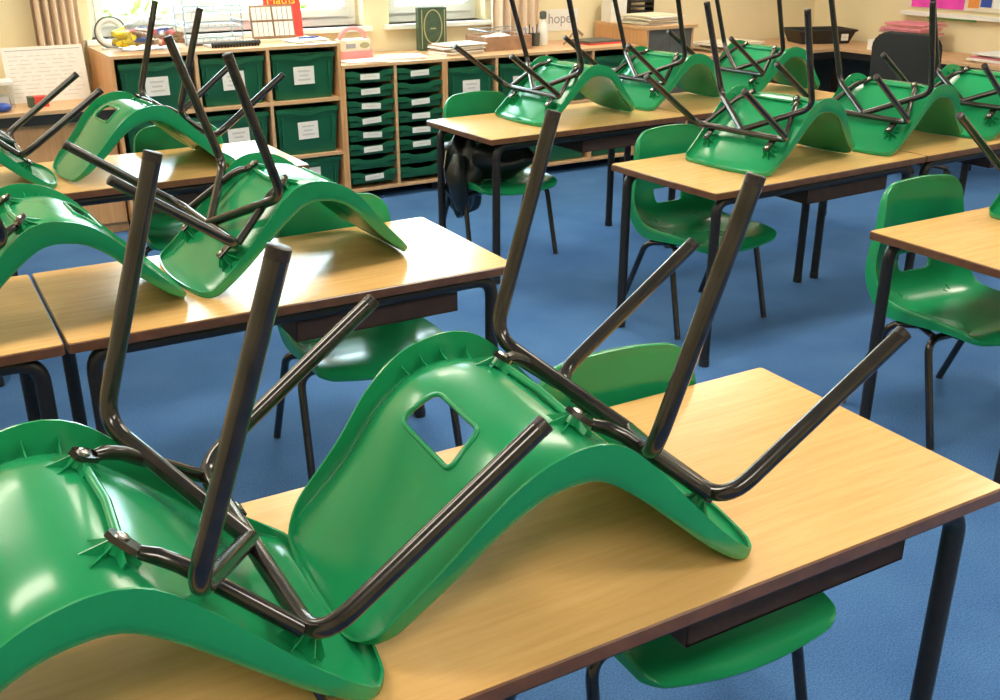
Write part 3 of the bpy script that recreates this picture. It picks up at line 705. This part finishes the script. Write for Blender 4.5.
# ------------------------------------------------------------------ things on the low cabinets
ph = thing('pink_carry_case', 'pink and cream toy case with an arched handle on the lower cabinet', 'case', (2.66, 6.11, LZ), .12)
MB().prism(rrect(.22, .15, .03), 0, .05).build('base', M['pink'], ph, bevel=.004); MB().prism(rrect(.20, .13, .025), .05, .115).build('body', M['cream'], ph, bevel=.004)
MB().tube([(.09 * math.cos(a), 0, .115 + .065 * math.sin(a)) for a in [PI * k / 12 for k in range(13)]], .013, 8).build('handle', M['pink'], ph, smooth=1)
MB().prism([(.045 + .035 * math.cos(a), .082 + .018 * math.sin(a)) for a in [2 * PI * k / 16 for k in range(16)]], -.068, -.0645, 'y').build('oval_badge', M['gold'], ph)
MB().box((-.085, -.0675, .068), (-.02, -.0645, .095)).build('print_panel', M['greyink'], ph)
sheet_stack('paper_sheets', 2.62, 5.90, LZ, .24, .15, 3, [M['paper'], M['paleplum']], 'pale loose sheets in front of the pink carry case', 'papers', .05)
sheet_stack('paper_sheets', 2.92, 5.98, LZ, .28, .20, 3, [M['paper'], M['paleplum']], 'pale loose sheets between the pink case and the dark green book', 'papers', -.1)
gb = thing('green_hardback', 'dark green hardback book standing upright by the window', 'book', (3.30, 6.24, LZ), -.12)
MB().box((-.105, -.003, 0), (.085, .003, .27)).build('front_cover', M['bookgreen'], gb); MB().box((-.105, .043, 0), (.085, .049, .27)).build('back_cover', M['bookgreen'], gb)
MB().box((-.110, -.003, 0), (-.104, .049, .27)).build('spine', M['bookgreen'], gb); MB().box((-.103, .003, .004), (.080, .043, .266)).build('pages', M['pages'], gb)
MB().prism([(-.01 + .052 * math.cos(a), .155 + .085 * math.sin(a)) for a in [2 * PI * k / 24 for k in range(24)]], -.0042, -.003, 'y').build('oval_print', M['bookgreen'], gb)
b = MB(); P = [(-.01 + .062 * math.cos(a), -.0036, .150 + .105 * math.sin(a)) for a in [2 * PI * k / 28 for k in range(28)]]; b.tube(P, .0045, 5, closed=True); b.box((-.09, -.0045, .012), (-.084, -.003, .258)); b.box((.068, -.0045, .012), (.074, -.003, .258)); b.box((-.03, -.0055, .135), (.01, -.004, .143)); b.build('gilt_border', M['gold'], gb)
sheet_stack('paper_stack', 3.34, 6.01, LZ, .30, .20, 9, [M['paper'], M['pages'], M['paper'], M['brown']], 'untidy stack of booklets and papers in front of the dark green book', 'papers', .15, .007)
wc = thing('wooden_crate', 'shallow wooden crate with a wire rim beside the peach curtain', 'crate', (3.72, 6.12, LZ), .02)
MB().box((-.18, -.13, 0), (.18, .13, .008)).build('base', M['brown'], wc)
for a, b_ in (((-.18, -.13, .008), (.18, -.118, .09)), ((-.18, .118, .008), (.18, .13, .09)), ((-.18, -.118, .008), (-.168, .118, .09)), ((.168, -.118, .008), (.18, .118, .09))): MB().box(a, b_).build('slat', M['brown'], wc, bevel=.002)
b = MB(); b.tube(arc_path([(-.17, -.12, .125), (.17, -.12, .125), (.17, .12, .125), (-.17, .12, .125), (-.17, -.119, .125)], .02, 4), .003, 6)
for k in range(12):
    x = -.165 + .03 * k; b.tube([(x, -.12, .08), (x, -.12, .125)], .0015, 5); b.tube([(x, .12, .08), (x, .12, .125)], .0015, 5)
b.build('wire_rim', M['wire'], wc)
blob((0, 0, .05), .13, .09, .045, 5, M['paper'], 'crumpled_paper', wc, .12, 10)
bt = thing('spray_bottle', 'white bottle with a dark cap on the long low cabinet', 'bottle', (4.10, 6.16, LZ))
MB().lathe([(.035, 0), (.038, .01), (.036, .09), (.030, .13), (.015, .155), (.013, .17)], n=18).build('body', M['white'], bt, smooth=.6)
MB().lathe([(.016, .17), (.024, .175), (.024, .215), (.012, .222)], n=14).build('cap', M['greymetal'], bt, smooth=.6)
for x, m_, lab in ((3.955, M['black'], 'black'), (4.015, M['greymetal'], 'grey')):
    pt = thing('pen_pot', '%s pen pot between the wooden crate and the white bottle' % lab, 'pot', (x, 6.12, LZ))
    MB().lathe([(.026, 0), (.028, .004), (.030, .085), (.027, .085), (.025, .008)], n=16).build('pot', m_, pt, smooth=.6)
    for k in range(3): MB().tube([(.01 * (k - 1), .005, .01), (.018 * (k - 1), .012, .125 + .008 * k)], .004, 6).build('pen', [M['blue'], M['white'], M['black']][k], pt)
hc = tag(bpy.data.objects.new('word_card', None), 'white card reading hope pinned on the cream wall by the bottle', 'card'); C.objects.link(hc); hc.location = (4.42, Y1, .955)
MB().box((-.14, -.004, -.075), (.14, 0, .075)).build('card', M['paper'], hc)
text_mesh('lettering', 'hope', .10, M['greyink'], hc, Matrix.Translation((-.02, -.005, .01)) @ Matrix.Rotation(PI / 2, 4, 'X'))
nc_ = tag(MB().box((4.28, Y1 - .004, 1.135), (4.60, Y1, 1.36)).build('notice_sheet', M['paper']), 'white notice sheet on the cream wall above the word card', 'notice')
MB().box((4.295, Y1 - .0055, 1.15), (4.585, Y1 - .004, 1.156)).build('print_line', M['greyink'], nc_); MB().box((4.295, Y1 - .0055, 1.17), (4.5, Y1 - .004, 1.176)).build('print_line', M['greyink'], nc_)
ms = thing('metal_stand', 'small dark jointed stand with a chrome head on the long low cabinet', 'stand', (4.30, 6.05, LZ))
MB().lathe([(.035, 0), (.035, .008), (.006, .014), (.006, .11)], n=14).build('base', M['greymetal'], ms, smooth=.5)
MB().tube([(0, 0, .10), (-.07, 0, .03), (-.10, 0, .008)], .007, 8).build('arm', M['brown'], ms); MB().tube([(0, 0, .10), (.05, -.01, .06)], .012, 10).build('head', M['steel'], ms)
fl = thing('flat_folder', 'flat grey folder with a red edge on the long low cabinet', 'folder', (4.48, 6.06, LZ), .05)
MB().box((-.14, -.11, 0), (.14, .11, .012)).build('lower_cover', M['red'], fl); MB().box((-.14, -.11, .012), (.14, .11, .024)).build('upper_cover', M['greymetal'], fl)
# corner cabinet top
sheet_stack('paper_stack', 4.90, 5.97, CZ, .34, .26, 8, [M['paper'], M['pages']], 'loose heap of papers on top of the corner cabinet', 'papers', .1, .008, spread=.03)
fr = thing('file_rack', 'black slatted file rack standing on the corner cabinet', 'rack', (5.02, 6.28, CZ), -.05)
for k in range(6): MB().box((-.10, -.05, .02 + .035 * k), (.10, .06, .030 + .035 * k)).build('shelf', M['black'], fr)
for x in (-.105, .100): MB().box((x, -.05, 0), (x + .006, .06, .23)).build('side', M['black'], fr)
bx = thing('white_carton', 'plain white carton beside the black file rack', 'carton', (4.79, 6.27, CZ)); MB().box((-.07, -.06, 0), (.07, .06, .20)).build('box', M['paper'], bx, bevel=.003); MB().box((-.072, -.062, .18), (.072, .062, .205)).build('lid', M['white'], bx, bevel=.002)
# side bench things
po = thing('white_poster', 'white printed poster board leaning on the wall above the side bench', 'poster', (.885, 6.13, .702), 0)
mt = Matrix.Rotation(-.22, 4, 'X')
MB().box((-.205, 0, 0), (.205, .008, .29), mt).build('board', M['paper'], po); b = MB(); rnd = random.Random(4)
for k in range(11):
    x = -.18
    while x < .15:
        w_ = rnd.uniform(.02, .08); b.box((x, -.001, .03 + .021 * k), (min(.185, x + w_), 0, .033 + .021 * k), mt); x += w_ + rnd.uniform(.012, .03)
b.build('faint_print', M['paleink'], po); MB().box((-.19, -.001, .27), (.19, 0, .273), mt).build('rule_line', M['greyink'], po)
tb = thing('plastic_tub', 'clear plastic tub on the side bench next to the poster', 'tub', (.60, 6.05, .702))
MB().prism(rrect(.17, .14, .02), 0, .12).build('tub', M['clear'], tb); MB().prism(rrect(.18, .15, .02), .12, .135).build('lid', M['white'], tb); MB().box((-.06, -.05, .004), (.06, .05, .06)).build('contents', M['paper'], tb)
rb = thing('small_box', 'small red and green box on the side bench', 'box', (.79, 5.97, .702), .1)
MB().box((-.02, -.03, 0), (.05, .03, .055)).build('red_half', M['red'], rb, bevel=.003); MB().box((-.045, -.03, 0), (-.02, .03, .055)).build('green_half', M['bookgreen'], rb, bevel=.003)
tr = thing('tape_roll', 'blue roll of tape at the edge of the side bench', 'tape', (.60, 5.89, .702))
MB().tube([(.036 * math.cos(a), .036 * math.sin(a), .022) for a in [2 * PI * k / 24 for k in range(24)]], .018, 8, closed=True).build('tape', M['blue'], tr, smooth=1); MB().tube([(.022 * math.cos(a), .022 * math.sin(a), .022) for a in [2 * PI * k / 24 for k in range(24)]], .006, 8, closed=True).build('core', M['brown'], tr, smooth=1)
# ------------------------------------------------------------------ right wall things
dt = thing('desk_tray', 'black open plastic tray on the beech desk in the corner', 'tray', (6.62, 5.98, DZ), -.35)
b = MB()
vs = [(-.20, -.12, 0), (.20, -.12, 0), (.20, .12, 0), (-.20, .12, 0), (-.24, -.15, .10), (.24, -.15, .10), (.24, .15, .10), (-.24, .15, .10), (-.23, -.14, .10), (.23, -.14, .10), (.23, .14, .10), (-.23, .14, .10), (-.195, -.115, .008), (.195, -.115, .008), (.195, .115, .008), (-.195, .115, .008)]
fs = [(3, 2, 1, 0), (12, 13, 14, 15)] + [(q * 4 + i, q * 4 + (i + 1) % 4, q * 4 + 4 + (i + 1) % 4, q * 4 + 4 + i) for q in range(3) for i in range(4)]
b.add(vs, fs).build('tray', M['black'], dt); MB().tube([(-.245, -.155, .10), (.245, -.155, .10), (.245, .155, .10), (-.245, .155, .10)], .008, 6, closed=True).build('rim', M['black'], dt)
label_card(dt, .15, .05, .06, .05, -.142)
sheet_stack('paper_stack', 5.62, 5.95, DZ, .42, .30, 7, [M['paper'], M['paper'], M['pages'], M['brown']], 'scattered papers on the beech desk between the corner cabinet and black tray', 'papers', .05, .010, spread=.05)
sheet_stack('folder_stack', 6.74, 5.22, DZ + .072, .26, .34, 9, [M['pinkpaper'], M['paleplum'], M['pinkpaper']], 'pile of bright pink folders on a white box behind the black office chair', 'folders', .15, .0145, spread=.035)
bx = thing('white_box', 'low white box under the bright pink folders on the desk', 'box', (6.73, 5.25, DZ), .1); MB().box((-.16, -.20, 0), (.16, .20, .07)).build('box', M['paper'], bx, bevel=.002); MB().box((-.162, -.202, .055), (.162, .202, .072)).build('lid', M['white'], bx)
sheet_stack('folder_stack', 6.72, 4.30, DZ, .36, .46, 5, [M['paleplum'], M['paper'], M['pinkpaper']], 'flat pile of pale pink folders lying directly on the desk', 'folders', -.1, .013, spread=.03)
nb = thing('notice_board', 'wall notice board with magenta poster and pale ledge above the desk', 'notice board', (X1, 4.55, .965))
MB().box((-.02, -1.3, .045), (0, .93, 1.0)).build('backing', M['cream'], nb); MB().box((-.07, -1.3, -.01), (0, .93, .018)).build('ledge', M['white'], nb, bevel=.003)
MB().box((-.045, .30, -.025), (-.02, .70, -.01)).build('green_trim', M['greenline'], nb)
MB().box((-.026, .42, .050), (-.02, .87, .60)).build('poster', M['magenta'], nb); rnd = random.Random(2)
for k in range(10):
    y = -.60 + .1 * k; MB().box((-.026, y, .06 + rnd.uniform(0, .02)), (-.0205, y + .085, .22 + rnd.uniform(0, .1))).build('picture_card', [M['paper'], M['brown'], M['white'], M['blue'], M['orange']][k % 5], nb)
# office chair
oc = thing('office_chair', 'black upholstered office chair with rounded backrest at the L shaped desk', 'chair', (6.05, 4.56, 0), R(-78))
def cushion(name, poly, a, b, axis, parent, mt=None): return MB().prism(poly, a, b, axis, mt).build(name, M['fabric'], parent, bevel=.018, smooth=.8)
mt = Matrix.Translation((0, -.22, .72)) @ Matrix.Rotation(R(6), 4, 'X')
cushion('backrest', rrect(.45, .46, .10), -.04, .03, 'y', oc, mt)
cushion('seat', rrect(.48, .46, .08), .44, .51, 'z', oc)
MB().box((-.03, -.27, .40), (.03, -.245, .70)).build('back_bar', M['black'], oc)
MB().box((-.03, -.27, .40), (.03, .05, .43)).build('seat_bar', M['black'], oc)
MB().tube([(0, 0, .08), (0, 0, .43)], .025, 12).build('gas_column', M['black'], oc)
for k in range(5):
    a = 2 * PI * k / 5 + .3; d = Vector((math.cos(a), math.sin(a), 0))
    lg = MB().tube([Vector((0, 0, .10)), d * .27 + Vector((0, 0, .065))], [.024, .015], 8).build('base_arm', M['black'], oc)
    MB().lathe([(.026, -.012), (.028, 0), (.026, .012)], (0, 0, 0), 12, Matrix.Translation(d * .27 + Vector((0, 0, .028))) @ Matrix.Rotation(a, 4, 'Z') @ Matrix.Rotation(PI / 2, 4, 'X')).build('castor', M['black'], lg)
# black coat hung on the far chair
def coat():
    t = thing('black_coat', 'shiny black padded coat hanging on a green chair under the far table', 'coat', (2.697, 4.45, 0), 3.095 - PI)
    def lump(c, r3, seed, name, amp=.10):
        return blob(c, *r3, seed, M['coat'], name, t, amp, 22)
    lump((-.01, .0, .505), (.19, .175, .105), 21, 'body', .07)
    lump((-.175, .06, .42), (.10, .15, .20), 5, 'hanging_side', .10)
    MB().tube([(-.24, -.06, .54), (-.275, -.08, .46), (-.265, -.09, .36), (-.24, -.08, .28)], [.035, .05, .046, .034], 12).build('sleeve', M['coat'], t, smooth=1)
    MB().tube([(-.285, .0, .56), (-.305, -.01, .48), (-.30, -.02, .40)], .004, 6).build('zip', M['steel'], t)
coat()
